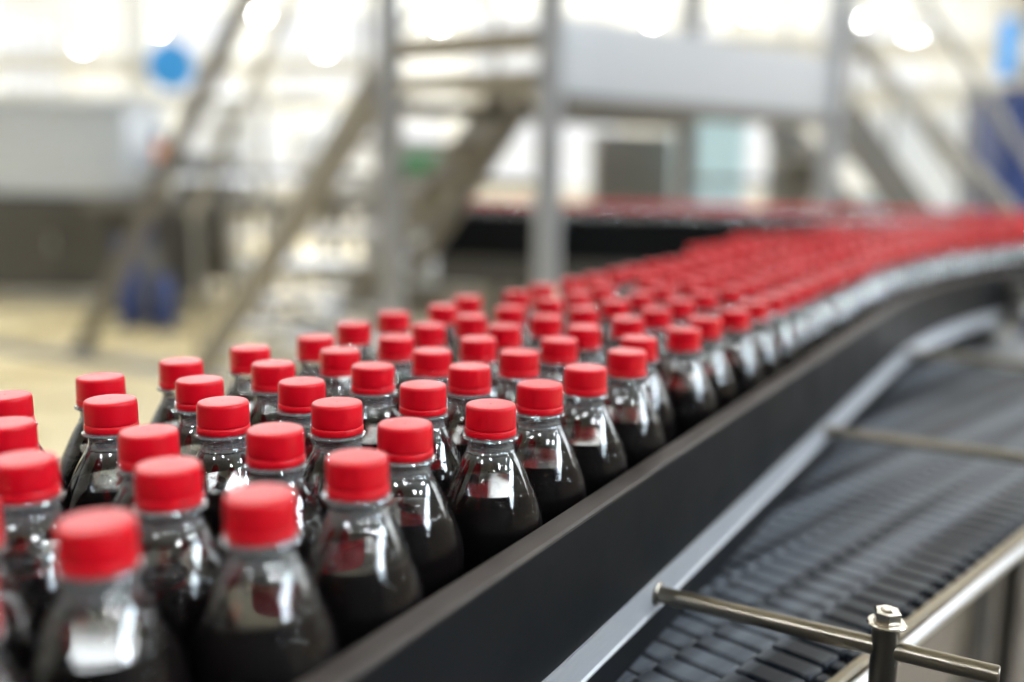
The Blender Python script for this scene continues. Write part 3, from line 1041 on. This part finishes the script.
# ------------------------------------------------------------------ machines on the right
boxed('wrapping_machine', 'grey machine block behind the distant bottles, under the walkway panel', 'machine', .62, 1.35, 7.9, 8.6, 1.52, M['grey'], M['grey'], .5)
boxed('wrapping_machine', 'pale cyan fronted machine under the walkway panel, beside the grey block', 'machine', 1.18, 1.64, 7.0, 7.6, 1.62, M['bluegrey'], M['cyan'], .62)
boxed('control_cabinet', 'dark narrow cabinet beside the pale cyan machine', 'cabinet', 1.88, 2.15, 7.1, 7.5, 1.45, M['dark'], M['brace'], .6)
boxed('pallet_wrapper', 'white machine with bright housing beyond the dark walkway stairs', 'machine', 2.75, 3.55, 7.8, 8.6, 1.72, M['bluegrey'], M['white'], .55)
boxed('navy_cabinet', 'tall navy blue cabinet at the edge of the hall above the bottles', 'cabinet', 2.86, 3.60, 5.9, 6.5, 1.74, M['navy'], M['navy'], .5)
a, b = at(905, 96, 5.6), at(1004, 204, 5.6)
dd = (b - a).normalized()
a2, b2 = a - dd * .5, b + dd * ((b.z - .01) / -dd.z)
o = thing('slanted_tube', 'pale tube leaning in front of the navy cabinet', 'pipe', (b2.x, b2.y, 0))
part(MB().tube(a2, b2, .04, 18), 'tube', M['beige'], o, 40)
part(MB().tube((b2.x, b2.y, 0), (b2.x, b2.y, .02), .1, 18), 'base_flange', M['grey'], o, 40)
part(MB().tube(a2, (a2.x, a2.y, HZ), .02, 14), 'hanger', M['grey'], o, 40)
# wrapped water packs on a pallet
base = at(846, 200, 7.2)
o = thing('wooden_pallet', 'wooden pallet carrying pale blue wrapped packs beyond the walkway stairs', 'pallet', (base.x, base.y, 0))
pb = MB()
for k in range(5):
    pb.box((base.x, base.y - .26 + .13 * k, .12), (.64, .09, .02))
part(pb, 'deck_boards', M['beige'], o)
for k in (-1, 0, 1):
    part(MB().box((base.x + k * .27, base.y, .055), (.09, .6, .11)), 'runner', M['beige'], o)
k = 0
for zi in range(5):
    for xi in range(2):
        q = Vector((base.x + (-.15 + .30 * xi), base.y, .13 + .19 * zi))
        o = thing('wrapped_pack', '%s wrapped pack in the %s layer of the pallet beyond the stairs' % (('white', 'pale blue')[(xi + zi) % 2], ORD[zi]), 'pack',
                  q.to_tuple(), 'wrapped packs on the pallet')
        o['label'] = '%s wrapped pack, %s layer from the pallet, %s side' % (('white', 'pale blue')[(xi + zi) % 2], ORD[zi], ('stairs', 'navy cabinet')[xi])
        part(MB().box(q + za * .094, (.285, .5, .182), bevel=.03), 'pack_body', M['white'] if (xi + zi) % 2 == 0 else M['cyan'], o, 40)
        part(MB().box(q + za * .094, (.29, .06, .184), bevel=.005), 'band', M['blue'] if (xi + zi) % 2 == 0 else M['white'], o, 40)

# unseen dark mat, added to darken reflections in cola and rail
o = thing('reflection_darkener', 'large dark floor mat added unseen beside the slat conveyor to darken reflections', 'mat', (.9, -1.6, 0))
part(MB().box((.9, -1.6, .006), (6.4, 5.0, .012), bevel=.004), 'mat', M['rubber'], o)
ribs = MB()
for k in range(40):
    ribs.box((.9, -4.0 + .12 * k, .014), (6.3, .03, .004))
part(ribs, 'ribs', M['rubber'], o)
# brown-grey sheet added to darken the floor and its reflection in the rail
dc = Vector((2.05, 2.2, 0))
o = thing('floor_darkener', 'wide brown-grey sheet added on the floor beyond the slat conveyor to darken it', 'tray', dc.to_tuple())
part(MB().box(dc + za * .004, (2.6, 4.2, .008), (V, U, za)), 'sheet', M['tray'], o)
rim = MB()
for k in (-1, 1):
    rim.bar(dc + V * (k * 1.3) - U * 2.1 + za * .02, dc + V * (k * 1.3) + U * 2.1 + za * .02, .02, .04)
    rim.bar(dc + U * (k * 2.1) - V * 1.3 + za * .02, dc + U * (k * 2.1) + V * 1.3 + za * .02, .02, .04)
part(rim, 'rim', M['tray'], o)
# something dark standing below the guide tube
p = at(1006, 640, 1.9)
o = thing('machine_foot', 'blurred dark adjustable foot standing on the floor below the bright guide tube', 'machine foot', (p.x, p.y, 0))
part(MB().tube((p.x, p.y, .03), (p.x, p.y, .80), .022, 16), 'spindle', M['dark'], o, 40)
part(MB().lathe([(.001, 0), (.07, 0), (.07, .012), (.03, .035), (.001, .04)], 22, (p.x, p.y, 0)), 'foot_pad', M['rubber'], o, 40)
part(MB().lathe([(.001, .80), (.035, .80), (.045, .82), (.045, .85), (.03, .87), (.001, .875)], 20, (p.x, p.y, 0)), 'knob', M['rubber'], o, 40)
part(MB().bar((p.x - .28, p.y + .12, .55), (p.x + .5, p.y - .05, .48), .035, .05, .004), 'stay_bar', M['grey'], o, 30)

# cable trays and ducts hung from the roof over the yellow floor
for px0, px1, py_, Y_, hh, lb in ((-60, 380, 62, 12.4, .16, 'long pale cable tray hung across the hall behind the blue disc'),
                                  (-60, 330, 98, 10.6, .10, 'thin pale pipe rack hung low over the white tanks'),
                                  (560, 1060, 44, 11.6, .22, 'pale ventilation duct hung across the hall beyond the walkway panel'),
                                  (800, 1060, 92, 9.4, .16, 'grey duct hung in front of the far windows above the navy cabinet')):
    pa, pb_ = at(px0, py_, Y_), at(px1, py_ + (px1 - px0) * .013, Y_)
    mid = (pa + pb_) / 2
    o = thing('cable_tray' if 'tray' in lb else ('pipe_rack' if 'rack' in lb else 'ventilation_duct'), lb, 'tray' if 'tray' in lb else ('rack' if 'rack' in lb else 'duct'), mid.to_tuple())
    part(MB().bar(pa, pb_, .3, hh, .01), 'channel', M['truss'], o, 30)
    for k in range(6):
        q = pa.lerp(pb_, (k + .5) / 6)
        part(MB().tube((q.x, q.y, q.z + hh / 2 - .01), (q.x, q.y, HZ), .014, 8).box((q.x, q.y, q.z - hh / 2 - .012), (.05, .34, .024)), 'hanger', M['truss'], o, 40)
# ------------------------------------------------------------------ pendant lamps
k = 0
for px_, py_, Y_, rad in ((261, 14, 13.2, .07), (82, 46, 13.0, .06), (158, 30, 13.4, .06), (325, 50, 13.1, .06), (912, 37, 12.0, .08), (236, 62, 15.6, .05),
                          (653, 20, 13.0, .06), (750, 12, 13.6, .06), (860, 20, 13.2, .06), (440, 24, 13.3, .05)):
    p = at(px_, py_, Y_)
    side = 'beyond the walkway' if px_ > 400 else 'above the yellow floor'
    o = thing('pendant_lamp', 'small glowing pendant lamp hanging high %s' % side, 'lamp', p.to_tuple(), 'pendant lamps ' + side)
    part(MB().lathe([(.03, p.z + .16), (.05, p.z + .15), (rad + .04, p.z + .02), (rad + .045, p.z), (rad + .03, p.z + .015), (.03, p.z + .13)], 24, (p.x, p.y, 0)), 'shade', M['frame'], o, 50)
    part(MB().lathe([(.001, p.z - rad * .7), (rad * .6, p.z - rad * .55), (rad, p.z), (rad * .7, p.z + .05), (.001, p.z + .06)], 20, (p.x, p.y, 0)), 'bulb', M['lamp'], o, 60)
    part(MB().tube((p.x, p.y, p.z + .15), (p.x, p.y, HZ - .005), .008, 8), 'cord', M['dark'], o, 40)
